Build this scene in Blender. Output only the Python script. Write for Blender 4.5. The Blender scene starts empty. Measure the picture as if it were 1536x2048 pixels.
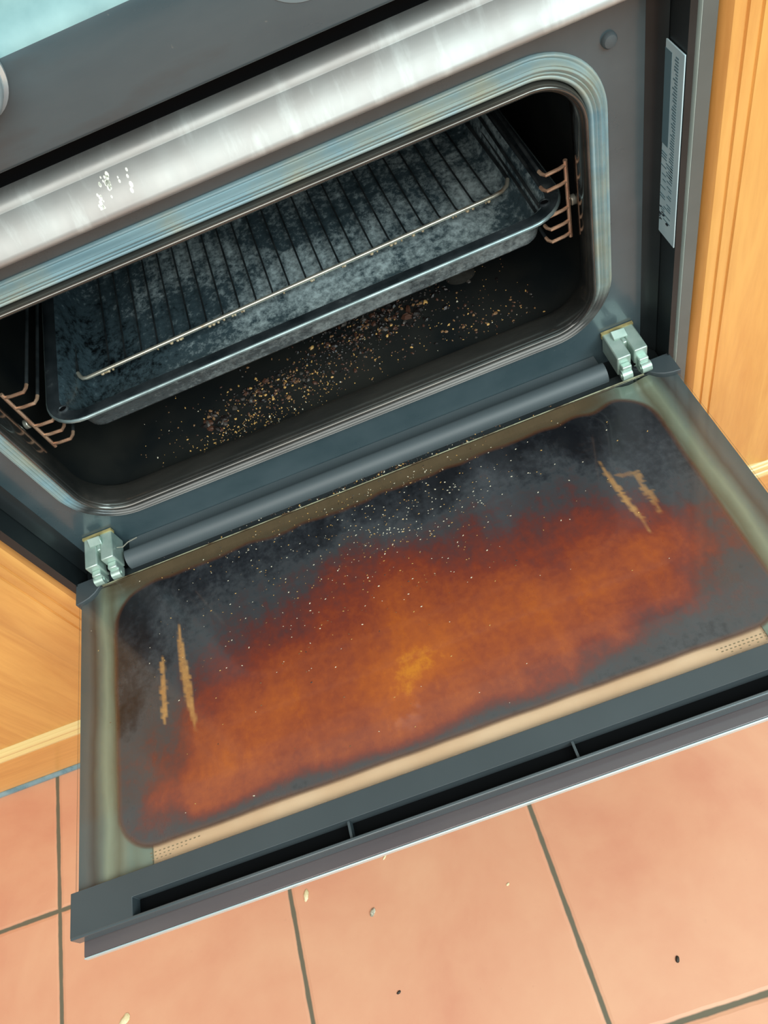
import bpy, bmesh, math, random
from mathutils import Vector, Matrix, noise as mnoise
C = bpy.context.scene.collection
sc = bpy.context.scene
random.seed(7)
PI = math.pi

# ------------------------------------------------------------------ camera
cam_d = bpy.data.cameras.new('camera')
cam = bpy.data.objects.new('camera', cam_d); C.objects.link(cam); sc.camera = cam
R = Matrix(((0.92992422, -0.2589058, -0.26116803), (-0.36044651, -0.78252886, -0.5076681), (-0.07293331, 0.56622997, -0.82101422)))
right, up, back = Vector(R[0]), -Vector(R[1]), -Vector(R[2])
M4 = Matrix.Identity(4)
for i in range(3):
    M4[i][0] = right[i]; M4[i][1] = up[i]; M4[i][2] = back[i]
M4.translation = Vector((0.0572, -0.4303, 0.5679))
cam.matrix_world = M4
cam_d.sensor_fit = 'VERTICAL'; cam_d.sensor_height = 24; cam_d.lens = 24 * 1537.05 / 2048
cam_d.clip_start = 0.01

# ------------------------------------------------------------------ light
sc.view_settings.view_transform = 'Standard'; sc.view_settings.look = 'None'
sc.view_settings.gamma = 1; sc.view_settings.use_curve_mapping = False
sc.view_settings.exposure = 0.0
w = bpy.data.worlds.new('room_light'); sc.world = w; w.use_nodes = True
nt = w.node_tree; bg = nt.nodes['Background']
tc = nt.nodes.new('ShaderNodeTexCoord'); sp = nt.nodes.new('ShaderNodeSeparateXYZ')
nt.links.new(tc.outputs['Generated'], sp.inputs[0])
cr = nt.nodes.new('ShaderNodeValToRGB'); mr = nt.nodes.new('ShaderNodeMapRange')
mr.inputs['From Min'].default_value = -1; mr.inputs['From Max'].default_value = 1
nt.links.new(sp.outputs['Z'], mr.inputs['Value']); nt.links.new(mr.outputs[0], cr.inputs[0])
e = cr.color_ramp.elements
e[0].position = 0.0; e[0].color = (.30, .20, .15, 1)
e[1].position = 1.0; e[1].color = (.78, 1.0, 1.02, 1)
k = e.new(.48); k.color = (.20, .17, .15, 1)
k = e.new(.62); k.color = (.30, .33, .33, 1)
k = e.new(.80); k.color = (.55, .68, .70, 1)
# the window side (right) is brighter and cooler, the room side (left) duller and warmer
mrx = nt.nodes.new('ShaderNodeMapRange'); mrx.interpolation_type = 'SMOOTHSTEP'
mrx.inputs['From Min'].default_value = -.30; mrx.inputs['From Max'].default_value = .42
nt.links.new(sp.outputs['X'], mrx.inputs['Value'])
tint = nt.nodes.new('ShaderNodeMix'); tint.data_type = 'RGBA'
nt.links.new(mrx.outputs[0], tint.inputs['Factor']); tint.inputs[6].default_value = (.50, .41, .40, 1); tint.inputs[7].default_value = (1.35, 1.42, 1.40, 1)
mulc = nt.nodes.new('ShaderNodeMix'); mulc.data_type = 'RGBA'; mulc.blend_type = 'MULTIPLY'; mulc.inputs['Factor'].default_value = 1
nt.links.new(cr.outputs[0], mulc.inputs[6]); nt.links.new(tint.outputs[2], mulc.inputs[7])
nt.links.new(mulc.outputs[2], bg.inputs[0]); bg.inputs[1].default_value = 0.90

def area(name, loc, target, sx, sy, power, col):
    d = bpy.data.lights.new(name, 'AREA'); d.shape = 'RECTANGLE'; d.size = sx; d.size_y = sy
    d.energy = power; d.color = col
    o = bpy.data.objects.new(name, d); C.objects.link(o); o.location = loc
    o.rotation_euler = (Vector(target) - Vector(loc)).to_track_quat('-Z', 'Y').to_euler()
    return o
area('window_light', (1.5, -1.5, 1.5), (0, -.1, 0), 1.3, 1.2, 36, (.80, .97, 1.0))
area('ceiling_light', (-.25, -1.9, 1.9), (0, -.1, 0), 2.6, 2.0, 66, (1.0, .97, .90))

# ------------------------------------------------------------------ helpers
def smooth(o, ang=35):
    for p in o.data.polygons: p.use_smooth = True
    try:
        o.data.set_sharp_from_angle(angle=math.radians(ang))
    except Exception: pass

class MB:
    def __init__(s): s.v = []; s.f = []; s.m = []
    def add(s, vs, fs, mi=0):
        b = len(s.v); s.v += [tuple(v) for v in vs]
        for f in fs: s.f.append([b + i for i in f]); s.m.append(mi)
    def box(s, x0, x1, y0, y1, z0, z1, mi=0):
        s.add([(x0,y0,z0),(x1,y0,z0),(x1,y1,z0),(x0,y1,z0),(x0,y0,z1),(x1,y0,z1),(x1,y1,z1),(x0,y1,z1)],
              [(0,3,2,1),(4,5,6,7),(0,1,5,4),(1,2,6,5),(2,3,7,6),(3,0,4,7)], mi)
    def prism_x(s, prof, x0, x1, mi=0, closed=True, n=1):   # profile of (y,z) swept along x
        k = len(prof); vs = []
        for j in range(n + 1):
            x = x0 + (x1 - x0) * j / n
            vs += [(x, y, z) for y, z in prof]
        fs = []
        for j in range(n):
            for i in range(k if closed else k - 1):
                a = j*k+i; b = j*k+(i+1) % k
                fs.append((a, b, b + k, a + k))
        if closed: fs.append(tuple(range(k))[::-1]); fs.append(tuple(n*k+i for i in range(k)))
        s.add(vs, fs, mi)
    def prism_z(s, prof, z0, z1, mi=0, closed=True):
        k = len(prof)
        vs = [(x, y, z0) for x, y in prof] + [(x, y, z1) for x, y in prof]
        fs = [(i, (i+1) % k, (i+1) % k + k, i + k) for i in range(k if closed else k-1)]
        if closed: fs.append(tuple(range(k))[::-1]); fs.append(tuple(k+i for i in range(k)))
        s.add(vs, fs, mi)
    def sweep(s, rings, mi=0, cap0=False, cap1=False, loop=True):
        k = len(rings[0]); vs = [v for r in rings for v in r]; fs = []
        for j in range(len(rings)-1):
            for i in range(k if loop else k-1):
                a = j*k+i; b = j*k+(i+1) % k
                fs.append((a, b, b+k, a+k))
        if cap0: fs.append(tuple(range(k))[::-1])
        if cap1: fs.append(tuple((len(rings)-1)*k+i for i in range(k)))
        s.add(vs, fs, mi)
    def tube(s, pts, r, n=10, mi=0, caps=True):
        pts = [Vector(p) for p in pts]; rings = []
        for i, p in enumerate(pts):
            t = (pts[min(i+1, len(pts)-1)] - pts[max(i-1, 0)]).normalized()
            a = t.orthogonal().normalized() if i == 0 else (pa - t * pa.dot(t)).normalized()
            pa = a; b = t.cross(a); rr = r[i] if isinstance(r, (list, tuple)) else r
            rings.append([p + a*math.cos(2*PI*k/n)*rr + b*math.sin(2*PI*k/n)*rr for k in range(n)])
        s.sweep(rings, mi, caps, caps)
    def disc(s, c, r, axis_y0, axis_y1, n=40, mi=0):
        rings = [[(c[0]+r*math.cos(2*PI*k/n), y, c[1]+r*math.sin(2*PI*k/n)) for k in range(n)] for y in (axis_y0, axis_y1)]
        s.sweep(rings, mi, True, True)
    def build(s, name, mats, parent=None, loc=None, bevel=0, sm=True, seg=2, ang=35):
        me = bpy.data.meshes.new(name); me.from_pydata(s.v, [], s.f); me.update()
        bm = bmesh.new(); bm.from_mesh(me)
        for i, f in enumerate(bm.faces): f.material_index = s.m[i]
        bmesh.ops.recalc_face_normals(bm, faces=bm.faces); bm.to_mesh(me); bm.free()
        o = bpy.data.objects.new(name, me); C.objects.link(o)
        for m in (mats if isinstance(mats, (list, tuple)) else [mats]): me.materials.append(m)
        if parent is not None:
            o.parent = parent
            o.location = loc if loc is not None else -parent.location
        elif loc is not None: o.location = loc
        if sm: smooth(o, ang)
        if bevel:
            b = o.modifiers.new('bevel', 'BEVEL'); b.width = bevel; b.segments = seg; b.limit_method = 'ANGLE'; b.angle_limit = math.radians(40)
        return o

def rr(x0, x1, z0, z1, r, n=10):
    out = []
    for cx, cz, a0 in ((x1-r, z1-r, 0), (x0+r, z1-r, 90), (x0+r, z0+r, 180), (x1-r, z0+r, 270)):
        for i in range(n+1):
            a = math.radians(a0 + 90*i/n); out.append((cx + r*math.cos(a), cz + r*math.sin(a)))
    return out
def ring(x0, x1, z0, z1, r, off, y, n=10):
    return [(x, y, z) for x, z in rr(x0-off, x1+off, z0-off, z1+off, max(r+off, .001), n)]
def ringz(x0, x1, y0, y1, r, off, z, n=8):
    return [(x, y, z) for x, y in rr(x0-off, x1+off, y0-off, y1+off, max(r+off, .001), n)]

def tag(o, label=None, cat=None, group=None, kind=None):
    if label: o['label'] = label
    if cat: o['category'] = cat
    if group: o['group'] = group
    if kind: o['kind'] = kind
    return o
def empty(name, loc, label, cat, group=None):
    o = bpy.data.objects.new(name, None); C.objects.link(o); o.location = loc
    o.empty_display_size = .03
    return tag(o, label, cat, group)

# ------------------------------------------------------------------ materials
def srgb(r, g, b):
    f = lambda c: (c/255/12.92) if c/255 <= .04045 else ((c/255+.055)/1.055)**2.4
    return (f(r), f(g), f(b), 1)
class NT:
    def __init__(s, name, rough=.4, metal=0, coat=0, col=(128,128,128), spec=.5, coatr=.1):
        s.m = bpy.data.materials.new(name); s.m.use_nodes = True; s.t = s.m.node_tree
        s.b = s.t.nodes['Principled BSDF']
        s.b.inputs['Base Color'].default_value = srgb(*col); s.b.inputs['Roughness'].default_value = rough
        s.b.inputs['Metallic'].default_value = metal; s.b.inputs['Coat Weight'].default_value = coat
        s.b.inputs['Coat Roughness'].default_value = coatr
        s.b.inputs['Specular IOR Level'].default_value = spec
        s.tc = s.t.nodes.new('ShaderNodeTexCoord')
    def n(s, typ, **kw):
        q = s.t.nodes.new(typ)
        for a, b in kw.items(): setattr(q, a, b)
        return q
    def l(s, a, b): s.t.links.new(a, b)
    def noise(s, scale, detail=6, stretch=(1,1,1), rough=.55, dist=0):
        mp = s.n('ShaderNodeMapping'); mp.inputs['Scale'].default_value = stretch
        s.l(s.tc.outputs['Object'], mp.inputs[0])
        q = s.n('ShaderNodeTexNoise'); q.inputs['Scale'].default_value = scale; q.inputs['Detail'].default_value = detail
        q.inputs['Roughness'].default_value = rough; q.inputs['Distortion'].default_value = dist
        s.l(mp.outputs[0], q.inputs['Vector']); return q.outputs['Fac']
    def ramp(s, fac, stops):
        q = s.n('ShaderNodeValToRGB'); el = q.color_ramp.elements
        while len(el) < len(stops): el.new(.5)
        for i, (p, c) in enumerate(stops): el[i].position = p; el[i].color = c if len(c) == 4 else srgb(*c)
        s.l(fac, q.inputs[0]); return q.outputs[0]
    def mix(s, fac, a, b, mode='MIX'):
        q = s.n('ShaderNodeMix', data_type='RGBA', blend_type=mode)
        if isinstance(fac, (int, float)): q.inputs['Factor'].default_value = fac
        else: s.l(fac, q.inputs['Factor'])
        for v, i in ((a, 6), (b, 7)):
            if isinstance(v, tuple): q.inputs[i].default_value = v
            else: s.l(v, q.inputs[i])
        return q.outputs[2]
    def math(s, op, a, b=None, clamp=False):
        q = s.n('ShaderNodeMath', operation=op); q.use_clamp = clamp
        for i, v in enumerate((a, b)):
            if v is None: continue
            if isinstance(v, (int, float)): q.inputs[i].default_value = v
            else: s.l(v, q.inputs[i])
        return q.outputs[0]
    def mrange(s, v, a, b, c=0, d=1):
        q = s.n('ShaderNodeMapRange'); s.l(v, q.inputs[0])
        for i, x in zip((1,2,3,4), (a,b,c,d)): q.inputs[i].default_value = x
        return q.outputs[0]
    def color(s, v): s.l(v, s.b.inputs['Base Color'])
    def rough(s, v): s.l(v, s.b.inputs['Roughness'])
    def bump(s, v, dist=.001, st=.5):
        q = s.n('ShaderNodeBump'); q.inputs['Strength'].default_value = st; q.inputs['Distance'].default_value = dist
        s.l(v, q.inputs['Height']); s.l(q.outputs[0], s.b.inputs['Normal'])
W0 = (0,0,0,1); W1 = (1,1,1,1)

def mat_simple(name, c1, c2=None, rough=.4, metal=0, scale=20, coat=0, stretch=(1,1,1), lo=.35, hi=.65, bump=0, spec=.5, rvar=.1):
    q = NT(name, rough, metal, coat, c1, spec)
    if c2:
        n = q.noise(scale, 6, stretch); q.color(q.ramp(n, [(lo, c1), (hi, c2)]))
        q.rough(q.mrange(n, 0, 1, max(.03, rough-rvar), rough+rvar))
        if bump: q.bump(n, bump, .6)
    return q.m

# enamel with fine specks of dust
def mat_dusty(name, c1, c2, rough, metal=0, coat=.3, speck=(190,190,175), amt=.70, scale=12):
    q = NT(name, rough, metal, coat, c1)
    n = q.noise(scale, 6); base = q.ramp(n, [(.35, c1), (.68, c2)])
    s2 = q.noise(420, 2); sm = q.ramp(s2, [(amt, W0), (amt+.03, W1)])
    q.color(q.mix(sm, base, srgb(*speck))); q.rough(q.mrange(n, .2, .8, rough-.08, rough+.12))
    return q.m

enamel = mat_dusty('grey_enamel', (58,76,82), (76,92,98), .27, .08, .45, amt=.80)
cavity_m = mat_dusty('burnt_cavity_enamel', (20,25,27), (38,39,36), .34, 0, .3, (120,100,70), .79)
black_pl = mat_simple('black_plastic', (58,67,71), (66,75,79), .42, 0, 9, lo=.3, hi=.7)
black_gap = mat_simple('black_shadow_gap', (8,9,11), None, .7, spec=.1)
dark_metal = mat_simple('dark_painted_metal', (32,38,40), (44,50,52), .4, .3, 14)
trim_m = mat_simple('grey_trim', (90,98,96), (102,110,108), .42, .15, 8)
trim_edge = mat_simple('pale_trim_edge', (175,195,190), (190,208,202), .35, .15, 20)
bar_m = mat_simple('grey_bar', (72,82,86), (84,94,98), .5, .05, 10, stretch=(.2,1,1))
zinc = mat_simple('zinc_plated', (165,190,180), (190,210,200), .35, .55, 60)
rust_zinc = mat_simple('rusty_zinc', (150,140,95), (190,175,120), .55, .3, 120)
copper = mat_simple('browned_wire', (190,145,118), (225,190,160), .28, .7, 60)
chrome = mat_simple('greasy_chrome_wire', (205,205,190), (150,120,90), .3, .75, 60, lo=.55, hi=.75)
burnt_wire = mat_simple('burnt_wire', (22,27,30), (48,54,56), .5, .1, 60)
knob_m = mat_simple('pale_knob', (205,225,232), None, .25, .6)
lip_m = mat_simple('shiny_enamel_lip', (70,72,70), (110,108,102), .14, .75, 20, stretch=(.3,1,1), coat=.5)
edge_glass = mat_simple('glass_edge_highlight', (195,215,218), None, .12, .3, coat=.6)  # light grey colour stands in for light caught by the edge
outer_gl = mat_simple('black_glass', (88,80,82), (98,90,90), .2, .1, 5, coat=.5)
cream = mat_simple('cream_reflector', (230,194,158), (222,182,144), .5, 0, 25)
print_m = mat_simple('dark_print', (120,105,80), None, .5)
print_dk = mat_simple('label_ink', (95,125,135), None, .5)
ink_dk = mat_simple('dark_ink', (40,48,55), None, .5)
seal_m = NT('oven_door_seal', .38, .1, .2, (140,170,178))
n_ = seal_m.noise(18, 5, (1,1,1)); n2_ = seal_m.noise(60, 3, (.15,1,1))
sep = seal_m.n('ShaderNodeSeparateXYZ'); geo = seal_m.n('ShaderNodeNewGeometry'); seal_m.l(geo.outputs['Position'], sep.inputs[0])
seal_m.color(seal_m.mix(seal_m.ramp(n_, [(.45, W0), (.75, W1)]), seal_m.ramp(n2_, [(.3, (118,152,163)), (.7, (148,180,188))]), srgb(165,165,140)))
low_dark = seal_m.ramp(seal_m.math('ADD', seal_m.mrange(sep.outputs['Z'], .095, .060), seal_m.math('MULTIPLY', seal_m.math('SUBTRACT', n_, .5), .5)), [(.3, W0), (.7, W1)])  # seal colour turns darker towards the bottom, broken up by noise
seal_m.color(seal_m.mix(low_dark, seal_m.b.inputs['Base Color'].links[0].from_socket, seal_m.ramp(n2_, [(.35, (46,50,50)), (.7, (92,96,94))])))
seal_m.rough(seal_m.mrange(low_dark, 0, 1, .38, .2))
seal_m = seal_m.m

# brushed, smeared steel deflector
q = NT('smeared_steel', .42, .45, 0, (200,205,200))
a = q.noise(9, 4, (1,1,1)); b = q.noise(75, 6, (1, .22, .22), .6); c = q.noise(220, 3, (.3,1,1))
base = q.ramp(a, [(.3, (158,155,152)), (.7, (192,200,199))])
q.color(q.mix(q.ramp(b, [(.54, W0), (.72, (170,170,170))]), base, srgb(226,236,234)))
q.rough(q.mrange(b, .2, .8, .42, .6)); q.bump(c, .0003, .2); steel = q.m
# control panel: worn dark glass
q = NT('dark_control_panel', .3, 0, .2, (70,84,90))
a = q.noise(7, 6, (.6, 1, 2.2), .6); s2 = q.noise(230, 2)
q.color(q.mix(q.ramp(s2, [(.73, W0), (.78, (130,130,130))]), q.ramp(a, [(.32, (60,78,85)), (.5, (70,86,92)), (.68, (62,62,62)), (.8, (48,60,68))]), srgb(150,150,140)))
q.rough(q.mrange(a, .3, .7, .24, .4)); panel_m = q.m
panel_glare = mat_simple('panel_top_glare', (104,142,147), (150,188,190), .55, .15, 14)
# baking pan: charcoal with ashen flakes
def pan_material(name, dark, mid, ash, lo, hi, rough, metal=.35):
    q = NT(name, rough, metal, .15, dark)
    big = q.noise(8, 4); fine = q.noise(170, 9, (1,.8,1), .74); mid_n = q.noise(48, 7, (1,1,1), .68)
    v = q.math('ADD', q.math('MULTIPLY', fine, .46), q.math('ADD', q.math('MULTIPLY', big, .46), q.math('MULTIPLY', mid_n, .22)))
    xx = q.n('ShaderNodeSeparateXYZ'); q.l(q.tc.outputs['Object'], xx.inputs[0])   # darker towards the two ends of the pan
    v = q.math('SUBTRACT', v, q.mrange(q.math('ABSOLUTE', q.math('SUBTRACT', xx.outputs['X'], .04)),   .08, .24, 0, .075))
    q.color(q.ramp(v, [(lo-.07, dark), (lo+.02, mid), (hi-.04, mid), (hi+.10, ash)]))
    q.rough(q.mrange(fine, .3, .7, rough-.12, rough+.2)); q.bump(mid_n, .0022, .6)
    return q.m
pan_in = pan_material('ashy_burnt_pan', (17,23,26), (70,90,98), (200,222,226), .475, .575, .38)
pan_out = pan_material('scuffed_pan_enamel', (78,88,92), (108,120,124), (190,208,210), .44, .56, .32, .3)
q = NT('pan_rim_enamel', .24, .4, .4, (46,54,58)); a = q.noise(40, 5)
q.color(q.ramp(a, [(.35, (34,42,46)), (.66, (62,70,74)), (.78, (120,130,130))])); pan_rim = q.m
# wood
def wood(name, c1, c2, vertical=True, rough=.32):
    q = NT(name, rough, 0, .25, c1)
    st = (9, 9, .8) if vertical else (.8, 9, 9)
    a = q.noise(4.0, 8, st, .6, 1.2); f = q.noise(30, 6, (st[0]*.8, st[1]*.8, st[2]), .6)
    v = q.math('ADD', q.math('MULTIPLY', a, .75), q.math('MULTIPLY', f, .25))
    q.color(q.ramp(v, [(.33, c1), (.62, c2)])); q.bump(f, .0002, .3); return q.m
oak = wood('honey_wood', (208,148,78), (228,174,96))
oak_h = wood('honey_wood_rail', (210,150,82), (230,174,98), False)
oak_dk = wood('shaded_wood_edge', (164,110,50), (190,136,70))
# terracotta tiles with grout
q = NT('terracotta_tiles', .36, 0, .12, (220,150,110))
sx = q.n('ShaderNodeSeparateXYZ'); q.l(q.tc.outputs['Object'], sx.inputs[0])
def grid(axis, o, s):
    t = q.math('DIVIDE', q.math('SUBTRACT', sx.outputs[axis], o), s)
    fr = q.math('FRACT', q.math('ADD', t, 100.5)); d = q.math('ABSOLUTE', q.math('SUBTRACT', fr, .5))
    return q.math('MULTIPLY', d, s), q.math('FLOOR', q.math('ADD', t, 100.0))
wob = q.math('MULTIPLY', q.math('SUBTRACT', q.noise(45, 3), .5), .0022)
dx, ix = grid('X', -.5824, .3041); dy, iy = grid('Y', -.1662, .3041)
dm = q.math('ADD', q.math('MINIMUM', dx, dy), wob)
gm = q.mrange(dm, .0019, .0034, 1, 0)
a = q.noise(5, 6, (1,1,1), .55, .5); b = q.noise(26, 6); cc = q.noise(150, 3)
idn = q.math('FRACT', q.math('MULTIPLY', q.math('SINE', q.math('ADD', q.math('MULTIPLY', ix, 12.98), q.math('MULTIPLY', iy, 78.2))), 437.5))
v = q.math('ADD', q.math('MULTIPLY', a, .7), q.math('ADD', q.math('MULTIPLY', b, .2), q.math('MULTIPLY', idn, .1)))
tile = q.ramp(v, [(.30, (206,138,110)), (.48, (216,156,124)), (.66, (222,168,134))])
tile = q.mix(q.ramp(cc, [(.70, W0), (.80, (90,90,90))]), tile, srgb(150,100,75))
q.color(q.mix(gm, tile, srgb(104,98,80))); q.rough(q.mrange(gm, 0, 1, .36, .8))
q.bump(q.mrange(dm, .0018, .006, 0, 1), .0012, .7)
tiles = q.m

# ------------------------------------------------------------------ floor
FZ = -.3877
mb = MB(); mb.box(-2.2, 2.2, -2.6, .62, FZ-.05, FZ)
floor = mb.build('floor', tiles, sm=False); floor['kind'] = 'structure'
mb = MB(); mb.box(-2.2, 2.2, .62, .70, FZ, 2.1)
wall = mb.build('wall_back', mat_simple('painted_wall', (222,214,198), (228,221,206), .8, 0, 6), sm=False); wall['kind'] = 'structure'

# ------------------------------------------------------------------ cabinets
def cab_profile(x_edge, x_far, sgn, gro):
    # (x, y) outline of the vertical stile: rounded outer edge, two grooves, flat
    P = []
    e = x_edge
    P.append((e, .0345)); P.append((e, .0255))
    for i in range(1, 8):
        t = i/8; P.append((e + sgn*(.012*(1-math.cos(t*PI/2))), .0255 - .0125*math.sin(t*PI/2)))
    P.append((e+sgn*.012, .013))
    for g in gro:
        P += [(e+sgn*(g-.0022), .013), (e+sgn*(g-.0010), .0137), (e+sgn*g, .0147), (e+sgn*(g+.0006), .0139), (e+sgn*(g+.0010), .013)]
    P.append((e+sgn*.086, .013)); P.append((e+sgn*.090, .0160)); P.append((e+sgn*.112, .0135))
    P.append((x_far, .0135)); P.append((x_far, .0345))
    return P
def cabinet(x_edge, x_far, sgn, label, gro):
    root = empty('kitchen_cabinet', (( x_edge+x_far)/2, .3, FZ), label, 'cabinet')
    lo, hi = sorted((x_edge + sgn*.0005, x_far))
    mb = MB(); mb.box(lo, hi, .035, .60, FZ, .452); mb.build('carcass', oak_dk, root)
    # door with moulded stile
    mb = MB(); mb.prism_z(cab_profile(x_edge, x_far, sgn, gro), -.262, .43)
    for i_ in range(8): mb.m[i_] = 1  # rounded edge takes the darker wood to paint in its shade
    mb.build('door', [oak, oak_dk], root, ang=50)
    # bottom moulding: two bright rounded beads
    pr = [(.034,-.262), (.0145,-.262), (.0118,-.2635), (.010,-.266)]
    for zc in (-.2705, -.2835):
        for i in range(9):
            a = math.radians(70 - 140*i/8); pr.append((.0108 - .0052*math.cos(a)+.001, zc + .0055*math.sin(a)))
        pr.append((.0118, zc-.0067))
    pr += [(.0125, -.2935), (.017, -.299), (.034, -.299)]
    lo2, hi2 = sorted((x_edge + sgn*.001, x_far))
    mb = MB(); mb.prism_x(pr, lo2, hi2); mb.build('bottom_moulding', bead, root, ang=60)
    mb = MB(); mb.box(lo2, hi2, .0135, .0345, FZ+.0065, -.299); mb.build('plinth', oak_h, root, bevel=.0008)
    mb = MB(); mb.prism_x([(.0135, FZ+.0005), (.0085, FZ+.0005), (.0088, FZ+.0035), (.0118, FZ+.0068), (.0135, FZ+.0068)], lo2, hi2)
    mb.build('sealant_strip', sealant, root)
    return root
bead = wood('pale_bead_wood', (226,196,128), (240,214,150), False, .22)
sealant = mat_simple('blue_grey_sealant', (120,150,160), (150,176,182), .3, .2, 50)
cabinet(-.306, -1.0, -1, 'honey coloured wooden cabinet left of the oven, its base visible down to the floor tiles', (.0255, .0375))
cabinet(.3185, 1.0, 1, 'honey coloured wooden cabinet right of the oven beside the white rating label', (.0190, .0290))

# ------------------------------------------------------------------ oven
oven = empty('built_in_oven', (0, .3, FZ), 'grey built-in oven with open drop-down door between the two wooden cabinets', 'oven')
YF = .042
# body (black box behind the frame) with a tunnel for the cavity
mb = MB()
mb.box(-.2965, .2965, .0425, .56, FZ+.01, .028)
mb.box(-.2965, .2965, .0425, .56, .304, .44)
mb.box(-.2965, -.262, .0425, .56, .028, .304); mb.box(.262, .2965, .0425, .56, .028, .304)
mb.box(-.262, .262, .45, .56, .028, .304)
mb.build('body', dark_metal, oven)
# side gap panels / flanges
mb = MB(); mb.box(-.3055, -.2972, .009, .06, -.36, .44); mb.build('side_flange', dark_metal, oven)
mb = MB(); mb.box(.2972, .3020, .0085, .06, -.36, .44); mb.build('side_flange', dark_metal, oven)
mb = MB(); mb.box(.3025, .3055, .020, .06, -.36, .44); mb.build('gap_strip', black_gap, oven)
mb = MB(); mb.box(.3075, .3180, .0130, .058, -.36, .44, 0)
mb.add([(.3055,.0165,-.36),(.3078,.0128,-.36),(.3078,.0128,.44),(.3055,.0165,.44),(.3055,.058,-.36),(.3055,.058,.44),(.3078,.058,-.36),(.3078,.058,.44)],
       [(0,1,2,3),(0,3,5,4),(1,6,7,2)], 1)
mb.build('side_trim', [trim_m, trim_edge], oven, bevel=.0006)
# front frame plate with rounded opening
OX, OZ0, OZ1, ORD = .2440, .0500, .2790, .040
mb = MB()
outer = [(x, YF, z) for x, z in rr(-.2968, .2968, -.018, .312, .002)]
inner = ring(-OX, OX, OZ0, OZ1, ORD, .002, YF)
o2 = [(x, YF+.006, z) for x, _, z in outer]; i2 = [(x, YF+.006, z) for x, _, z in inner]
mb.sweep([i2, inner, outer, o2])
mb.build('front_frame', enamel, oven, ang=50)
# curved dark flare where the frame turns towards the sides (shallow ribs)
for s in (-1, 1):
    mb = MB()
    x1 = s*.2966; x0 = s*.2860
    pr = [(x0, YF-.0002), (s*.2895, YF-.0012), (s*.293, YF-.0040), (x1, YF-.0105), (x1, YF+.001), (x0, YF+.001)]
    mb.prism_z(pr, -.015, .3045); mb.build('frame_edge', dark_metal, oven, ang=60)
# seal
mb = MB()
prof = [(0,0),(.0004,.0035),(.0018,.0052),(.0030,.0058),(.0038,.0048),(.0046,.0060),(.0056,.0066),(.0064,.0054),(.0072,.0068),(.0084,.0074),(.0094,.0060),(.0104,.0068),(.0116,.0050),(.0122,.0014),(.0130,.0012),(.0138,.0026),(.0150,.0022),(.0155,0)]
mb.sweep([ring(-OX, OX, OZ0, OZ1, ORD, o, YF-h, 16) for o, h in prof])
mb.build('seal', seal_m, oven, ang=80)
# rolled shiny lip inside the seal
mb = MB()
prof = [(-.0002,-.004),(-.0004,.004),(-.0012,.0085),(-.0026,.0098),(-.0040,.0088),(-.0048,.0060),(-.0056,.0066),(-.0066,.0050),(-.0068,-.002),(-.0060,-.012),(-.002,-.020)]
mb.sweep([ring(-OX, OX, OZ0, OZ1, ORD, o, YF-h, 16) for o, h in prof])
mb.build('cavity_lip', lip_m, oven, ang=80)
# cavity
mb = MB()
prof = [(.0015,YF+.004),(-.001,YF+.018),(.002,YF+.024),(.0110,YF+.030),(.0115,.06+.04),(.0115,.41),(.004,.425)]
rs = [ring(-OX, OX, OZ0, OZ1, ORD, o, y, 12) for o, y in prof]
mb.sweep(rs, 0, False, True)
mb.build('cavity', cavity_m, oven, ang=50)
CFZ = OZ0 - .0115
# round lamp cover ghost mark on the cavity floor
mb = MB(); n = 28
mb.add([(.157+.015*math.cos(2*PI*k/n), .168+.012*math.sin(2*PI*k/n), CFZ+.0006) for k in range(n)], [tuple(range(n))])
mb.build('grease_ring', mat_simple('grey_grease', (66,66,62), (46,46,43), .5, 0, 90), oven)
# deflector above the opening
dp = [(.0425,.3085),(.0160,.3170),(.0118,.3200),(.0110,.3222),(.0118,.3245),(.0242,.3425),(.0250,.3425),(.0253,.3434),(.0260,.3456),(.0280,.3476),(.0310,.3488),(.0350,.3493),(.0425,.3493)]
mb = MB(); mb.prism_x(dp, -.2968, .2968); mb.build('steel_deflector', steel, oven, ang=70)
mb = MB(); mb.box(-.2968, .2968, .040, .0425, .3493, .38); mb.build('vent_gap', black_gap, oven)
# little dried splash and wipe marks on the deflector's sloping face
mb = MB(); random.seed(9)
def on_slope(x, t): return (x, .0116+.0126*t-.00014, .3238+.0187*t+.00014)
for cx_, ct, n_k, sp_ in ((-.0575, .74, 26, .0020), (-.0665, .36, 9, .0016), (-.045, .4, 5, .004)):
    for _ in range(n_k):
        x0_, t0_ = random.gauss(cx_, sp_), random.gauss(ct, .16); r_ = random.uniform(.0004,.0012)
        mb.add([on_slope(x0_+r_*math.cos(2*PI*k/7), min(.97, max(.02, t0_+r_*75*math.sin(2*PI*k/7)))) for k in range(7)], [tuple(range(7))])
mb.build('dried_splashes', mat_simple('dried_splash', (226,232,220), None, .5), oven)['kind'] = 'stuff'
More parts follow.
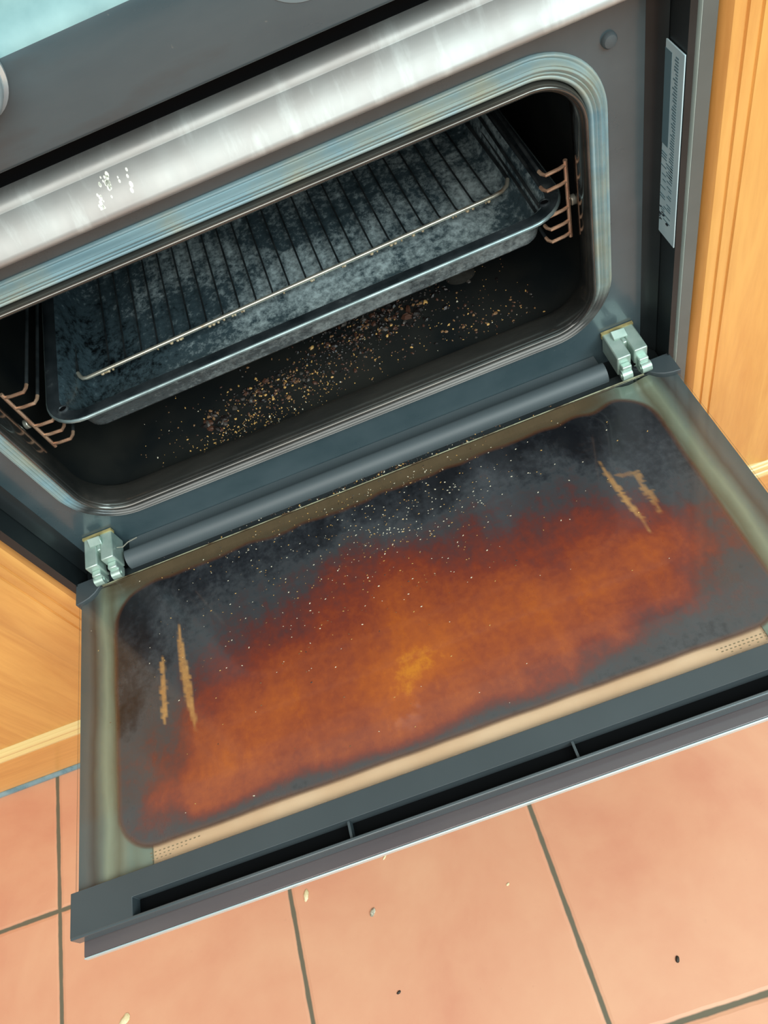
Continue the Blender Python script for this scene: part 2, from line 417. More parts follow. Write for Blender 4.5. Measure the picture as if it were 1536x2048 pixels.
# control panel
pp = [(.0405,.3738),(.0022,.3738),(.0006,.3746),(0,.3762),(0,.4190)]
for i in range(1, 11):
    t = math.radians(9*i); pp.append((.032*(1-math.cos(t)), .4190+.022*math.sin(t)))
pp += [(.046,.4412),(.0462,.4405),(.30,.4405),(.30,.40),(.0405,.40)]
mb = MB(); mb.prism_x(pp, -.2975, .2975)
for i_ in range(5, 20): mb.m[i_] = 1  # upper faces painted pale to imitate glare on the rounded top
panel = mb.build('control_panel', [panel_m, panel_glare], oven, ang=50)
def knob(cx, cz, r, d, mat, edge):
    mb = MB()
    ringsk = []
    for rr_, y in ((r+.002, -.0002), (r+.002, -.003), (r, -.0045), (r*.98, -d+.002), (r*.92, -d), (r*.6, -d-.0005)):
        ringsk.append([(cx+rr_*math.cos(2*PI*k/48), y, cz+rr_*math.sin(2*PI*k/48)) for k in range(48)])
    mb.sweep(ringsk, 0, True, True); mb.box(cx-.003, cx+.003, -d-.006, -d+.001, cz-r*.85, cz+r*.85)
    return mb.build('knob', mat, panel, loc=(0,0,0))
knob(-.0868, .4225, .0205, .016, knob_m, None)
mb = MB()
mb.sweep([[(.089+r*math.cos(2*PI*k/60), y, .4195+r*math.sin(2*PI*k/60)) for k in range(60)] for r, y in ((.0285,.0005),(.0285,-.0004),(.0265,-.0004),(.0265,.0005))])
mb.build('dial_ring', mat_simple('faint_dial_print', (104,118,122), None, .35), panel, loc=(0,0,0))
# frame stud / screw upper right
mb = MB()
mb.sweep([[(.2615+r*math.cos(2*PI*k/24), YF-h, .2835+r*math.sin(2*PI*k/24)) for k in range(24)] for r, h in ((.0052,0),(.005,.0022),(.0040,.0036),(.002,.0042),(.0002,.0043))], 0, False, True)
mb.build('frame_stud', bar_m, oven)
# rating label on the right flange
mb = MB(); mb.box(.2957, .2966, .0085, .0405, .1245, .2745)
lab = mb.build('rating_label', mat_simple('silver_label', (185,215,224), (200,226,232), .4, .05, 30), oven, bevel=.0003)
mb = MB()
mb.box(.2955, .2957, .0245, .0370, .2020, .2690, 0)
random.seed(3)
for i in range(44):
    z = .2690 - i*.0021; mb.box(.2955, .2957, .0155, .0155+random.uniform(.003,.0065), z-.0009, z, 0)
for i in range(26):
    z = .196 - i*.0022
    y = .016 + random.choice((0,.009)); mb.box(.2955, .2957, y, y+random.uniform(.004,.011), z-.0008, z, 0)
mb.build('printed_text', print_dk, lab, loc=(0,0,0))
mb = MB()
for i in range(16):
    z = .150 - random.random()*.018; y = .018 + random.random()*.018
    mb.box(.2954, .2957, y, y+random.uniform(.001,.0045), z-.0008, z, 0)
mb.build('ink_marks', ink_dk, lab, loc=(0,0,0))
# side racks
def side_rack(s):
    x = s*.2360; yo = .066
    mb = MB(); zr = (.1905, .1765, .1530, .1400, .1275)
    mb.tube([(x, yo, .1945), (x, yo, .1235)], .0017, 10)
    for z in zr:
        mb.tube([(x, yo, z), (x-s*.006, yo-.0015, z-.0003), (x-s*.0165, yo-.0015, z-.001), (x-s*.0185, yo+.002, z-.001), (x-s*.0190, yo+.006, z-.001)], .0015, 8)
    o = mb.build('side_rack', copper, oven)
    for z in zr:
        mb = MB(); mb.tube([(x-s*.0190, yo+.006, z-.001), (x-s*.0190, .36, z-.001)], .0014, 8); mb.build('runner_wire', burnt_wire, o, loc=(0,0,0))
    mb = MB(); mb.disc((0,0), .0042, -.002, .002, 20)
    # bolt axis along x
    mb.v = [(x + s*.0045 + v[1], yo+.002+v[0], .156+v[2]) for v in mb.v]
    mb.build('bolt', chrome, o, loc=(0,0,0), bevel=.0006)
side_rack(1); side_rack(-1)
# hinges
def hinge(cx):
    def B(mb, x0, x1, y0, y1, z0, z1, mi=0): mb.box(cx+x0, cx+x1, y0, y1, z0, z1, mi)
    mb = MB()
    B(mb, -.0145, -.0018, .006, .0395, .003, .0250); B(mb, .0020, .0145, .009 if cx < 0 else .008, .0395, .003, .0250)
    B(mb, -.0019, .0021, .022, .0395, .006, .0245)
    B(mb, -.0125, -.0035, .000, .0065, .001, .0175); B(mb, .0040, .0130, .002, .0095, .001, .0175)
    o = mb.build('hinge', zinc, oven, bevel=.0012)
    mb = MB(); mb.add([(cx-.0085,.0350,.0300),(cx+.0045,.0340,.0300),(cx+.0050,.0270,.0262),(cx-.0080,.0280,.0262),
                       (cx-.0085,.0355,.0250),(cx+.0045,.0355,.0250),(cx+.0050,.0270,.0250),(cx-.0080,.0270,.0250)],
                      [(0,1,2,3),(4,7,6,5),(0,4,5,1),(1,5,6,2),(2,6,7,3),(3,7,4,0)])
    mb.build('latch_tab', zinc, o, loc=(0,0,0), bevel=.0006)
    mb = MB(); mb.box(cx-.0150, cx+.0150, .0385, .0412, .020, .0262); mb.build('rusty_edge', rust_zinc, o, loc=(0,0,0))
    mb = MB()
    for px in (-.009, .009):
        mb.tube([(cx+px-.0045, .0005, .0085), (cx+px+.0045, .0005, .0085)], .0052, 16)
        mb.tube([(cx+px-.0052, .0005, .0085), (cx+px+.0052, .0005, .0085)], .0020, 12)
    mb.build('pivot_pin', zinc, o, loc=(0,0,0))
    mb = MB(); mb.box(cx-.0034, cx+.0034, .008, .024, .006, .0085); mb.build('slot_shadow_plate', black_gap, o, loc=(0,0,0))
hinge(-.2595); hinge(.2625)
# thin wire clip beside the left hinge
mb = MB(); mb.tube([(-.2440,.022,.018),(-.238,.0205,.0175),(-.232,.0225,.019),(-.222,.0235,.0195)], .0006, 8); mb.build('spring_wire', chrome, oven)
# rounded bar between frame and door
pr = [(YF-.001,-.012),(YF-.001,-.008)]
pr = [(.0415,-.016),(.0415,-.001)] + [(.030,-.0005),(.0262,.0035)]
for i in range(9):
    a = math.radians(70 + 130*i/8); pr.append((.0170+.0105*math.cos(a), .0010+.0105*math.sin(a)))
pr += [(.0062,-.010),(.0075,-.016)]
mb = MB(); mb.prism_x(pr, -.2410, .2400); mb.build('lower_bar', bar_m, oven, ang=60)
mb = MB(); mb.box(-.2965, .2965, -.0005, .0425, -.030, -.0165); mb.build('lower_ledge', dark_metal, oven)
# lower compartment (under the open door)
mb = MB(); mb.box(-.2955, .2955, .012, .042, FZ+.09, -.032); mb.build('lower_door', outer_gl, oven, bevel=.002)
mb = MB(); mb.box(-.2955, .2955, .030, .042, FZ+.0005, FZ+.088); mb.build('kick_plate', dark_metal, oven)

# ------------------------------------------------------------------ drop-down door  (local x, -d, o)
T = -.0769
mb = MB()
# metal rails under the inner glass
def rail(x0, x1, s):
    n = 9; prof = []
    h = [-.0030, -.0024, -.0050, -.0062, -.0052, -.0034, -.0028, -.0042, -.0040, -.0036]
    for i in range(n+1): prof.append((x0+(x1-x0)*i/n, h[i]))
    vs = []; 
    for d in (.001, .271): vs += [(s*x, -d, z) for x, z in prof] + [(s*x1, -d, -.0105), (s*x0, -d, -.0105)]
    k = n+3
    fs = [(i, (i+1) % k, (i+1) % k + k, i+k) for i in range(k)] + [tuple(range(k))[::-1], tuple(k+i for i in range(k))]
    mb.add(vs, fs)
rail(.2350, .2958, 1); rail(.2350, .2958, -1)
mb.box(-.2350, .2350, -.020, -.001, -.0105, -.0030); mb.box(-.2350, .2350, -.2880, -.2705, -.0105, -.0050)
q = NT('greenish_metal_rail', .4, .15, .15, (120,134,124))
sx_ = q.n('ShaderNodeSeparateXYZ'); q.l(q.tc.outputs['Object'], sx_.inputs[0])
ab = q.math('ABSOLUTE', sx_.outputs['X']); nz = q.math('MULTIPLY', q.math('SUBTRACT', q.noise(30, 6, (1,.35,1), .65), .5), .013)
v = q.mrange(q.math('ADD', ab, nz), .255, .2975)
q.color(q.ramp(v, [(0, (118,134,122)), (.10, (124,130,114)), (.20, (108,106,86)), (.38, (136,144,124)), (.50, (104,114,106)), (.66, (74,70,66)), (.80, (88,92,92)), (1, (70,86,90))]))
door = mb.build('door', q.m, oven)
door.rotation_euler = (T, 0, 0)
def dpart(mb, name, mat, **kw): return mb.build(name, mat, door, loc=(0,0,0), **kw)
mb = MB(); mb.box(-.2350, .2350, -.2705, -.0200, -.0100, -.0050); dpart(mb, 'cream_reflector', cream)
# outer glass
mb = MB(); mb.box(-.2960, .2965, -.3135, .004, -.0160, -.0112, 0)
og = dpart(mb, 'outer_glass', outer_gl, bevel=.0006)
mb = MB(); mb.box(-.2960, .2965, -.3148, -.3136, -.0160, -.0113, 0); dpart(mb, 'polished_edge', edge_glass, bevel=.0004)
# top cap with handle slot
mb = MB()
def rect4(x0, x1, y0, y1, z): return [(x0,y0,z),(x1,y0,z),(x1,y1,z),(x0,y1,z)]
ri0, ri1 = rect4(-.2500,.2500,-.3012,-.2885,-.0108), rect4(-.2500,.2500,-.3012,-.2885,.0012)
ro1, ro0 = rect4(-.2992,.2992,-.3020,-.2716,.0012), rect4(-.2992,.2992,-.3020,-.2716,-.0108)
mb.sweep([ri0, ri1, ro1, ro0, ri0])
dpart(mb, 'handle_cap', black_pl, bevel=.0004)
mb = MB(); mb.box(-.2992, .2992, -.3036, -.3010, -.0108, .0012); dpart(mb, 'grip_lip', mat_simple('grip_plastic', (70,80,84), (80,90,94), .25, .1, 8, coat=.4), bevel=.0009, seg=3)
mb = MB(); mb.box(-.2498, .2498, -.3009, -.2887, -.0106, -.0095); dpart(mb, 'slot_floor', black_gap)
mb = MB()
for x in (-.084, .082):
    mb = MB(); mb.box(x-.0009, x+.0009, -.3009, -.2887, -.0094, -.0015); dpart(mb, 'slot_rib', black_pl)
# corner caps
for s in (-1, 1):
    P = [(.2990,.0125),(.2920,.0118),(.2850,.0098),(.2790,.0062),(.2745,.0015),(.2700,-.0035),(.2600,-.0120),(.2990,-.0120)]
    mb = MB(); k = len(P)
    mb.add([(s*x, -d, -.0108) for x, d in P] + [(s*x, -d, .0014) for x, d in P],
           [tuple(range(k)), tuple(range(k, 2*k))] + [(i, (i+1) % k, (i+1) % k+k, i+k) for i in range(k)])
    dpart(mb, 'corner_cap', black_pl, bevel=.0006)
mb = MB(); mb.box(-.2600, .2600, -.0004, .0105, -.0108, -.0012); dpart(mb, 'rear_rail', dark_metal, bevel=.0005)

# ---- inner glass, carrying the baked-on stain as a per-vertex thickness of burnt fat
cps = [ # x, d, burn (0 amber .. 1 black)
 (-.006,.194,.02),(-.02,.20,.05),(.02,.19,.10),(-.03,.225,.18),(.0,.225,.30),(.05,.185,.20),(.10,.18,.20),(.15,.18,.22),(.19,.175,.26),(.22,.175,.34),(.235,.17,.50),(.246,.17,.72),
 (.10,.215,.24),(.14,.215,.30),(.19,.210,.36),(.06,.215,.25),(.03,.228,.24),(.08,.235,.46),(.12,.238,.58),(.18,.235,.68),(.22,.228,.74),(.24,.21,.78),
 (-.05,.20,.22),(-.09,.20,.26),(-.12,.195,.18),(-.15,.19,.24),(-.18,.19,.32),(-.17,.215,.18),(-.20,.215,.26),(-.14,.215,.22),(-.10,.215,.30),(-.06,.22,.30),(-.19,.232,.28),(-.22,.225,.40),
 (-.215,.20,.58),(-.225,.18,.72),(-.235,.21,.72),(-.24,.15,.80),(-.25,.23,.80),(-.22,.244,.70),(-.16,.236,.34),(-.12,.236,.34),(-.08,.236,.36),(-.04,.236,.32),(0,.238,.32),(.05,.236,.36),
 (-.25,.08,1.0),(-.252,.14,.98),(-.24,.05,.95),(-.225,.10,.84),(-.21,.07,.84),(-.215,.14,.80),(-.19,.14,.66),(-.18,.16,.44),
 (-.15,.165,.32),(-.15,.14,.52),(-.10,.16,.32),(-.10,.12,.58),(-.15,.11,.66),(-.17,.09,.78),(-.12,.08,.76),(-.08,.08,.72),(-.05,.10,.52),(-.05,.13,.42),(-.05,.16,.30),
 (0,.16,.18),(0,.13,.28),(0,.10,.48),(-.01,.075,.66),(.0,.055,.82),(.03,.12,.40),(.04,.15,.32),(.05,.10,.58),(.08,.13,.50),(.08,.15,.28),(.12,.14,.46),(.12,.115,.58),(.16,.13,.50),(.16,.155,.32),
 (.10,.09,.72),(.15,.09,.74),(.05,.075,.70),(.10,.06,.82),(.15,.06,.84),(.05,.05,.90),(.19,.11,.66),(.20,.14,.52),(.20,.09,.80),(.22,.07,.96),(.21,.05,1.02),(.235,.10,.88),(.24,.06,.98),(.245,.13,.80),(.25,.10,.86),
 (.0,.035,.95),(-.06,.035,.93),(-.12,.04,.92),(-.18,.04,.95),(-.10,.055,.84),(-.16,.06,.84),(.06,.035,1.0),(.12,.035,1.02),(.18,.035,1.04),(.24,.035,1.0),(-.24,.035,.98)]
def burn_at(x, d):
    ws = 0; v = 0
    for cx_, cd, b in cps:
        q2 = (x-cx_)**2 + ((d-cd)*1.15)**2
        w_ = 1/(q2 + 1.6e-4)**2; ws += w_; v += w_*b
    v /= ws
    lim = .2475 - max(0, x-.08)*.09 + max(0, -.14-x)*.03
    t = min(1, max(0, (d-lim+.009)/.019)); t = t*t*(3-2*t)
    return v*(1-t) + max(v, .80)*t
def sd_rr(x, d, cx_, cd, hx, hd, r):
    qx = abs(x-cx_)-hx+r; qd = abs(d-cd)-hd+r
    return math.hypot(max(qx,0), max(qd,0)) + min(max(qx,qd),0) - r
def streak(x, d, pts, wmax, n=1.0):
    # distance-based mask around a polyline with tapering ends and ragged sides
    best = 0
    for i in range(len(pts)-1):
        (x0,d0,w0),(x1,d1,w1) = pts[i], pts[i+1]
        vx, vd = x1-x0, d1-d0; t = ((x-x0)*vx+(d-d0)*vd)/(vx*vx+vd*vd); tt = min(1,max(0,t))
        ww = w0+(w1-w0)*tt; ds = math.hypot(x-x0-vx*tt, d-d0-vd*tt)
        rag = mnoise.noise(Vector((x*90, d*500, 3.3)))*.6 + mnoise.noise(Vector((x*400, d*900, 1.3)))*.25
        m = (ww*.8*(1+rag*n) - ds)/.0012
        best = max(best, min(1, max(0, m)))
    return best
NX, NY = 300, 142
X0, X1, D0, D1 = -.2958, .2958, .0006, .2714
vs = []; fs = []; burn = []; cover = []; scr = []
for j in range(NY+1):
    d = D0 + (D1-D0)*j/NY
    for i in range(NX+1):
        x = X0 + (X1-X0)*i/NX
        vs.append((x, -d, 0))
        wv = mnoise.noise(Vector((x*16, d*5, 0)))*.010 + mnoise.noise(Vector((x*60, d*28, 5)))*.006
        wd = mnoise.noise(Vector((x*14, d*14, 9)))*.010
        burn.append(burn_at(x+wv, d+wd))
        # stain outline: rounded rectangle, fuzzier at the hinge side
        s_ = sd_rr(x, d, .0, .1385, .2615, .1215, .034)
        rag = mnoise.noise(Vector((x*30, d*30, 2)))*.0006 + (mnoise.noise(Vector((x*45, d*20, 7)))*.004 if d < .06 else 0)
        cover.append(s_ + rag)
        m = max(streak(x, d, [(-.1975,.076,.0012),(-.1975,.095,.0036),(-.1965,.115,.0050),(-.1945,.135,.0056),(-.1935,.155,.0042),(-.1910,.172,.0026),(-.1900,.184,.0008)], 1, .6),
                streak(x, d, [(-.2150,.102,.0008),(-.2155,.110,.0036),(-.2155,.120,.0030),(-.2165,.140,.0032),(-.2160,.152,.0036),(-.2175,.168,.0006)], 1, 1.6),
                .85*streak(x, d, [(.1945,.070,.0008),(.1950,.088,.0022),(.1970,.108,.0038),(.1990,.128,.0034),(.2020,.145,.0020),(.2000,.160,.0010)], 1, 1.2),
                .65*streak(x, d, [(.2180,.098,.0030),(.2150,.112,.0044),(.2170,.128,.0034),(.2160,.142,.0018)], 1, 1.8),
                .45*streak(x, d, [(.2020,.094,.0018),(.2180,.100,.0040)], 1, 2))
        scr.append(m)
for j in range(NY):
    for i in range(NX):
        a_ = j*(NX+1)+i; fs.append((a_, a_+NX+1, a_+NX+2, a_+1))
me = bpy.data.meshes.new('inner_glass'); me.from_pydata(vs, [], fs); me.update()
for nm, arr in (('burn', burn), ('cover', cover), ('scrape', scr)):
    at = me.attributes.new(nm, 'FLOAT', 'POINT'); at.data.foreach_set('value', arr)
q = NT('stained_glass_pane', .2, 0, .6, (100,60,40), coatr=.06)
def attr(n_): 
    a_ = q.n('ShaderNodeAttribute'); a_.attribute_name = n_; return a_.outputs['Fac']
bu, co, sr = attr('burn'), attr('cover'), attr('scrape')
f1 = q.noise(46, 9, (1,.30,1), .68, .3); f2 = q.noise(150, 6, (1,1,1), .65); f3 = q.noise(14, 5, (1,.3,1))
vb = q.math('ADD', bu, q.math('MULTIPLY', q.math('SUBTRACT', f1, .5), .34))
vb = q.math('ADD', vb, q.math('MULTIPLY', q.math('SUBTRACT', f2, .5), .36))
col = q.ramp(vb, [(.0, (196,118,36)), (.10, (172,88,36)), (.26, (150,72,38)), (.44, (122,54,38)), (.60, (92,50,46)), (.72, (66,60,62)), (.80, (60,64,68)), (.89, (40,43,48)), (1.0, (18,20,25))])
hz = q.ramp(f3, [(.52, W0), (.72, (110,110,110))])
hzm = q.math('MULTIPLY', hz, q.mrange(vb, .5, .8, 0, 1))
col = q.mix(hzm, col, srgb(104,108,114))  # greys on the dark burn partly paint in a diffuse sky reflection
# rim of the stain: thin amber edge, then clear glass
edge = q.mrange(co, -.0035, .0002, 0, 1)
col = q.mix(q.math('MULTIPLY', q.mrange(co, -.0055, -.0010, 0, 1), .6), col, srgb(112,66,32))
col = q.mix(q.math('MULTIPLY', sr, q.mrange(f2, .3, .6, .55, .92)), col, q.ramp(f1, [(.3, (160,106,56)), (.65, (192,146,88))]))
q.color(col)
q.rough(q.mrange(f1, .3, .7, .22, .42))
q.bump(f2, .0002, .25)
# clear border
tr = q.n('ShaderNodeBsdfTransparent'); tr.inputs[0].default_value = (.985,.99,.985,1)
gl = q.n('ShaderNodeBsdfGlossy'); gl.inputs['Roughness'].default_value = .08
lw = q.n('ShaderNodeLayerWeight'); lw.inputs[0].default_value = .5
frs = q.math('ADD', q.math('MULTIPLY', q.math('POWER', lw.outputs['Facing'], 5), .9), .03)
clear = q.n('ShaderNodeMixShader'); q.l(frs, clear.inputs[0]); q.l(tr.outputs[0], clear.inputs[1]); q.l(gl.outputs[0], clear.inputs[2])
# brownish film spread thinly behind the hinge-side edge
film = q.n('ShaderNodeBsdfDiffuse'); film.inputs[0].default_value = srgb(98,84,64)
sxx = q.n('ShaderNodeSeparateXYZ'); q.l(q.tc.outputs['Object'], sxx.inputs[0])
fm = q.math('MULTIPLY', q.mrange(sxx.outputs['Y'], -.026, -.010, 0, 1), q.mrange(q.math('ABSOLUTE', q.math('ADD', sxx.outputs['X'], q.math('MULTIPLY', f3, .03))), .215, .262, .92, 0))
fm = q.math('MULTIPLY', fm, q.mrange(f1, .2, .6, .7, 1))
c2 = q.n('ShaderNodeMixShader'); q.l(fm, c2.inputs[0]); q.l(clear.outputs[0], c2.inputs[1]); q.l(film.outputs[0], c2.inputs[2])
out = q.t.nodes['Material Output']; mxs = q.n('ShaderNodeMixShader')
q.l(edge, mxs.inputs[0]); q.l(q.b.outputs[0], mxs.inputs[1]); q.l(c2.outputs[0], mxs.inputs[2]); q.l(mxs.outputs[0], out.inputs[0])
me.materials.append(q.m)
ig = bpy.data.objects.new('inner_glass', me); C.objects.link(ig); ig.parent = door
smooth(ig)
ig['label'] = 'inner glass with baked-on brown, orange and black grease and scraped streaks'
so = ig.modifiers.new('thick', 'SOLIDIFY'); so.thickness = .0018; so.offset = -1
# pale edge along the hinge side of the pane
mb = MB(); mb.box(-.2720, .2700, -.0006, .0004, -.0020, .0002); dpart(mb, 'glass_rear_edge', mat_simple('greasy_glass_edge', (176,178,148), (90,70,48), .3, .1, 30, lo=.45, hi=.6), bevel=.0002)
# print dots in the clear band
mb = MB()
def dot(x, d, a_, b_): mb.add([(x+a_*math.cos(2*PI*k/8), -d+b_*math.sin(2*PI*k/8), .0002) for k in range(8)], [tuple(range(8))])
for i in range(18):
    dot(.199+i*.0031, .2635, .0010, .0005)
    if i > 0: dot(.1985+i*.0031, .2660, .0010, .0005)
    if i % 2 and i > 2: dot(.198+i*.0031, .2683, .0009, .0004)
dpart(mb, 'printed_dots', print_m)
mb = MB()
for i in range(12):
    dot(-.234+i*.0035, .2630, .0010, .0005)
    if i < 9: dot(-.234+i*.0035, .2655, .0009, .0004)
    if i < 5: dot(-.233+i*.0035, .2680, .0009, .0004)
dpart(mb, 'printed_dots', print_m)

# ------------------------------------------------------------------ baking pan
pan = empty('roasting_pan', (.004, .20, .120), 'wide charcoal roasting pan with ashy burnt bottom on the upper runners inside the oven', 'pan')
pan.rotation_euler = (0, 0, math.radians(1.25))
ZR = .0365
px0, px1, py0, py1 = -.2300, .2310, -.1480, .185
mb = MB()
prof = [(-.0300, 0.0), (-.0260, .0012), (-.0225, .0050), (-.0160, .0300), (-.0145, .0335), (-.0125, .0350)]
mb.sweep([ringz(px0, px1, py0, py1, .036, o, z) for o, z in prof], 0)
mb.add(ringz(px0, px1, py0, py1, .036, -.0300, 0), [tuple(range(36))])
mb.build('pan_bottom', pan_in, pan, loc=(0,0,0), ang=60)
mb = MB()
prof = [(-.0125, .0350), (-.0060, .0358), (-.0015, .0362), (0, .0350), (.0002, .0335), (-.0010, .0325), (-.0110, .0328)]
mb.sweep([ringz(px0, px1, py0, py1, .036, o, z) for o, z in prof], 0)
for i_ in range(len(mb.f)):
    if i_ // 36 in (2, 3, 4): mb.m[i_] = 1  # pale outermost faces paint in the rim's specular line
mb.build('rim', [pan_rim, mat_simple('rim_highlight', (150,172,174), (110,128,130), .3, .6, 40)], pan, loc=(0,0,0), ang=60)
mb = MB()
prof = [(-.0110, .0328), (-.0145, .0300), (-.0215, .0030), (-.0250, -.0010), (-.0310, -.0022)]
mb.sweep([ringz(px0, px1, py0, py1, .036, o, z) for o, z in prof], 0)
mb.add(ringz(px0, px1, py0, py1, .036, -.0310, -.0022), [tuple(range(36))[::-1]])
mb.build('outer_wall', pan_out, pan, loc=(0,0,0), ang=60)
for s in (-1, 1):
    mb = MB(); cx_, cy_ = s*.2140, -.1270
    mb.sweep([[(cx_+r*math.cos(2*PI*k/20), cy_+r*.8*math.sin(2*PI*k/20), .0364+h) for k in range(20)] for r, h in ((.0052,-.0012),(.0045,.0004),(.0036,.0004),(.0028,-.0010))])
    mb.add([(cx_+.003*math.cos(2*PI*k/16), cy_+.0024*math.sin(2*PI*k/16), .0362) for k in range(16)], [tuple(range(16))], 1)
    mb.build('rim_hole', [pan_rim, black_gap], pan, loc=(0,0,0))

# ------------------------------------------------------------------ wire grill in the pan
rack = empty('wire_grill', (.004, .205, .135), 'greasy wire grill lying inside the roasting pan, its front wire pale and dripping', 'grill')
rack.rotation_euler = (0, 0, math.radians(2.4))
mb = MB()
fy = -.0765
pts = [(-.2110,fy+.010,.0010),(-.2095,fy+.005,.0004),(-.2070,fy+.0015,0),(-.2030,fy,0),(-.1,fy,0),(0,fy,0),(.1,fy,0),(.188,fy,0),(.197,fy+.0015,0),(.203,fy+.005,.0008),(.2065,fy+.011,.0020)]
mb.tube(pts, .0019, 12); mb.build('front_wire', chrome, rack, loc=(0,0,0))
mb = MB()
mb.tube([(-.2110,fy+.010,.0010),(-.2125,fy+.03,0),(-.2120,.13,0)], .0017, 8); mb.tube([(.2065,fy+.011,.0020),(.2080,fy+.03,0),(.2080,.13,0)], .0017, 8)
mb.tube([(-.2120,.13,0),(.2080,.13,0)], .0017, 8)
mb.build('outer_frame', burnt_wire, rack, loc=(0,0,0))
x = -.186; i = 0
while x < .20:
    mb = MB(); mb.tube([(x, fy, -.0022), (x, fy+.02, -.0110), (x, .0, -.0125), (x, .13, -.0125)], .0009, 6)
    mb.build('cross_wire', burnt_wire, rack, loc=(0,0,0)); x += .0164
mb = MB()
random.seed(5)
for k in range(38):
    x = random.uniform(-.19, .19); r = random.uniform(.0008, .0019)
    mb.sweep([[(x+rr_*math.cos(2*PI*t/8), fy-.0008+rr_*math.sin(2*PI*t/8), -.0012-zz) for t in range(8)] for rr_, zz in ((r*.6,0),(r,.0008),(r*.8,.0018),(r*.2,.0024))], 0, True, True)
mb.build('hanging_drips', mat_simple('dried_fat', (190,175,140), (120,100,70), .3, 0, 90, coat=.5), rack, loc=(0,0,0))['kind'] = 'stuff'

# ------------------------------------------------------------------ crumbs
def grain(mb, p, sx_, sy_, sz_, rot, mi):
    c, s = math.cos(rot), math.sin(rot); vs = []
    for i in range(6):
        a = 2*PI*i/6 + random.uniform(-.3,.3); k = random.uniform(.75,1.1)
        X_, Y_ = sx_*k*math.cos(a), sy_*k*math.sin(a)
        vs.append((p[0]+c*X_-s*Y_, p[1]+s*X_+c*Y_, p[2]))
    for i in range(4):
        a = 2*PI*i/4 + random.uniform(-.3,.3); X_, Y_ = sx_*.5*math.cos(a), sy_*.5*math.sin(a)
        vs.append((p[0]+c*X_-s*Y_, p[1]+s*X_+c*Y_, p[2]+sz_*random.uniform(.7,1.1)))
    mb.add(vs, [(0,1,6),(1,2,7),(1,7,6),(2,3,7),(3,8,7),(3,4,8),(4,5,9),(4,9,8),(5,0,9),(0,6,9),(6,7,8,9),(5,4,3,2,1,0)], mi)
cm = [mat_simple('crumb_yellow', (190,150,85), None, .5), mat_simple('crumb_tan', (120,88,56), None, .55), mat_simple('crumb_brown', (70,44,32), None, .5),
      mat_simple('crumb_black', (24,20,19), None, .4), mat_simple('crumb_white', (214,206,182), None, .45), mat_simple('crumb_grey', (64,60,56), None, .5)]
random.seed(11)
mb = MB(); zf = CFZ+.0001
def inside(x, y): return abs(x) < .225 and .066 < y < .40
def cluster(n, cx_, cy_, sx_, sy_, size, pal, tall=.6):
    for _ in range(n):
        x, y = random.gauss(cx_, sx_), random.gauss(cy_, sy_)
        if not inside(x, y): continue
        s = random.uniform(*size)
        if random.random() < .1: s *= 1.5
        grain(mb, (x, y, zf), s, s*random.uniform(.45,.9), s*tall*random.uniform(.6,1.3), random.uniform(0, PI), random.choices(range(6), pal)[0])
cluster(560, .055, .150, .045, .020, (.0007,.0024), (1,3,6,12,0,2))
cluster(70, .075, .152, .030, .012, (.002,.0045), (0,0,3,9,0,1), .5)
cluster(320, -.060, .120, .035, .012, (.0006,.0020), (3,5,6,8,0,1))
cluster(30, -.055, .118, .03, .010, (.002,.0038), (0,1,3,6,0,1), .5)
cluster(260, .0, .115, .07, .020, (.0005,.0014), (3,3,4,5,0,2))
cluster(190, -.085, .084, .035, .007, (.0006,.0013), (7,3,1,1,1,0))
cluster(70, -.03, .088, .03, .008, (.0005,.0011), (5,3,1,1,1,0))
cluster(110, .17, .095, .030, .012, (.0005,.0020), (2,3,3,4,0,2))
cluster(120, .03, .10, .12, .02, (.0004,.0009), (5,3,1,0,2,0))
cluster(60, .17, .15, .03, .03, (.0004,.0010), (3,4,2,0,0,0))
cluster(60, -.15, .10, .03, .03, (.0004,.0008), (3,4,2,0,1,1))
cluster(14, -.12, .105, .012, .006, (.003,.006), (0,0,1,4,0,3), .35)
cr_o = mb.build('burnt_crumbs', cm, sm=False)
tag(cr_o, 'loose burnt crumbs and yellow seeds strewn over the oven cavity floor beneath the pan', 'crumbs', kind='stuff')
# crumbs on the door (built in door coordinates)
random.seed(21); mb = MB()
def dcl(n, cx_, cd, sx_, sd, size, pal, z=.0001, uni=False):
    for _ in range(n):
        x, d = (random.uniform(cx_-sx_, cx_+sx_), random.uniform(cd-sd, cd+sd)) if uni else (random.gauss(cx_, sx_), random.gauss(cd, sd))
        if abs(x) > .285 or d < .002 or d > .268: continue
        s = random.uniform(*size)
        grain(mb, (x, -d, z), s, s*random.uniform(.4,.6), s*.5, random.gauss(.05, .45), random.choices(range(6), pal)[0])
dcl(400, -.02, .070, .085, .032, (.0004,.0010), (4,2,0,0,4,2))
dcl(120, .03, .050, .045, .015, (.0005,.0010), (3,1,0,0,6,0))
dcl(110, -.06, .12, .08, .035, (.0004,.0010), (2,2,0,0,4,1))
dcl(60, 0, .13, .24, .12, (.0004,.0010), (3,2,0,0,5,0), uni=True)
dcl(160, -.02, .016, .09, .006, (.0004,.0010), (2,2,1,2,3,1))
dm_o = mb.build('fine_crumbs', cm, sm=False)
dm_o.rotation_euler = (T, 0, 0)
tag(dm_o, 'fine pale crumbs and seeds sprinkled over the stained glass of the open oven door', 'crumbs', kind='stuff')
random.seed(22); mb = MB()
for _ in range(240):
    x = random.gauss(0, .075)
    if abs(x) > .22: continue
    s = random.uniform(.0005,.0014); grain(mb, (x, random.uniform(.001,.0095), -.0011), s, s*.6, s*.5, random.uniform(0,PI), random.choices(range(6), (2,2,2,4,1,3))[0])
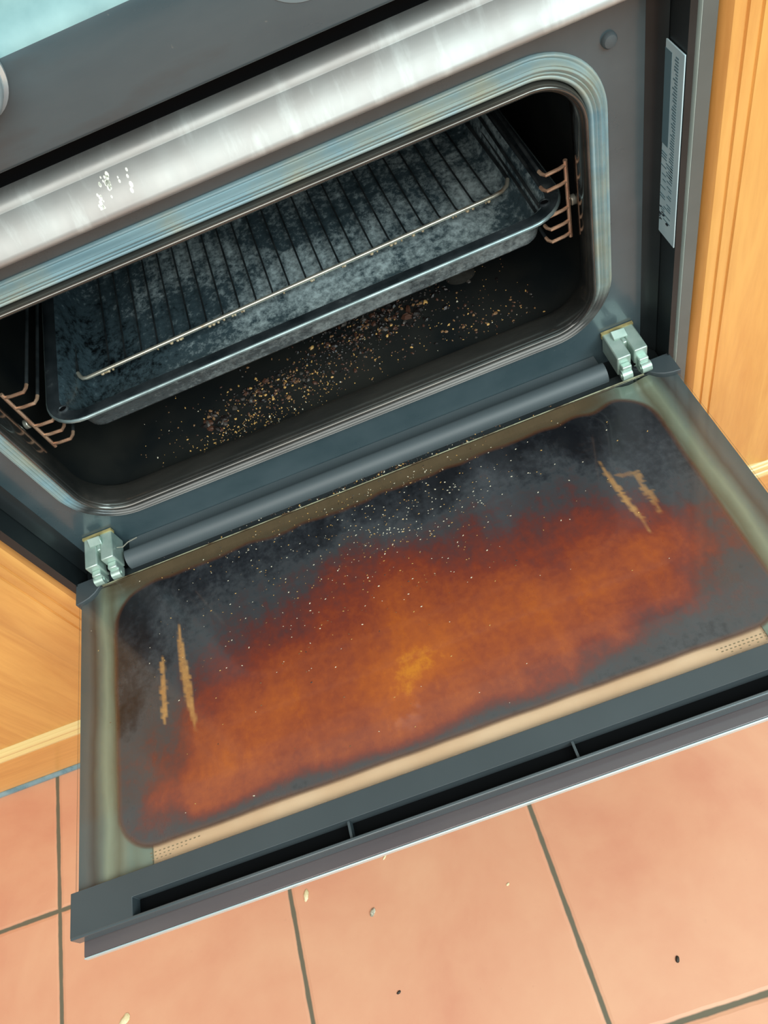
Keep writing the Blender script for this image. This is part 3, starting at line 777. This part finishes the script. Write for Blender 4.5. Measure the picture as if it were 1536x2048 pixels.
g_o = mb.build('hinge_gap_crumbs', cm, sm=False); g_o.rotation_euler = (T, 0, 0)
tag(g_o, 'dark and golden grit caught on the rear rail between the door glass and the oven', 'crumbs', kind='stuff')

# larger bits, one object each
def bit(name, x, y, z, a_, b_, h, rot, mat, label, cat, group=None, curve=0):
    mb = MB(); rings = []
    random.seed(int(abs(x*1e4))+3)
    for zz, k in ((0,.8),(.3,1.0),(.7,.8),(1,.35)):
        rings.append([(a_*k*math.cos(2*PI*t/12)*(1+random.uniform(-.15,.15)), b_*k*math.sin(2*PI*t/12)*(1+random.uniform(-.2,.2)) + curve*(math.cos(2*PI*t/12)**2)*a_, h*zz) for t in range(12)])
    mb.sweep(rings, 0, True, True)
    o = mb.build(name, mat, loc=(x, y, z)); o.rotation_euler = (0, 0, rot)
    return tag(o, label, cat, group)
pale = mat_simple('pale_peel', (238,226,188), (214,200,150), .5, 0, 300)
drk = mat_simple('dark_scrap', (52,46,38), None, .5)
bit('food_scrap', -.2590, -.2460, FZ, .0065, .0032, .002, 1.3, pale, 'pale oval scrap on the tiles beside a grout line, close to the door lip', 'crumb')
bit('food_scrap', -.1850, -.2870, FZ, .0048, .0030, .003, .9, mat_simple('grey_green_scrap', (120,118,100), (226,222,200), .45, 0, 260), 'grey-green and white scrap on the middle floor tile', 'crumb')
bit('food_scrap', -.5010, -.3080, FZ, .0080, .0045, .002, .6, pale, 'pale yellow torn scrap on the tiles at the bottom left edge', 'crumb')
bit('dark_crumb', .1140, -.4210, FZ, .0034, .0020, .0022, 1.1, drk, 'small black crumb on the right-hand floor tile', 'crumb')
bit('dark_crumb', -.1770, -.3700, FZ, .0026, .0014, .0015, .3, drk, 'small brown crumb at the bottom middle of the floor', 'crumb')
bit('food_scrap', -.0270, -.3050, FZ, .0022, .0014, .001, .5, pale, 'tiny pale crumb on the floor right of the middle grout line', 'crumb')
bit('food_scrap', -.1560, -.2350, FZ, .0034, .0012, .001, .7, pale, 'thin curved pale shaving on the middle tile close to the door lip', 'crumb')
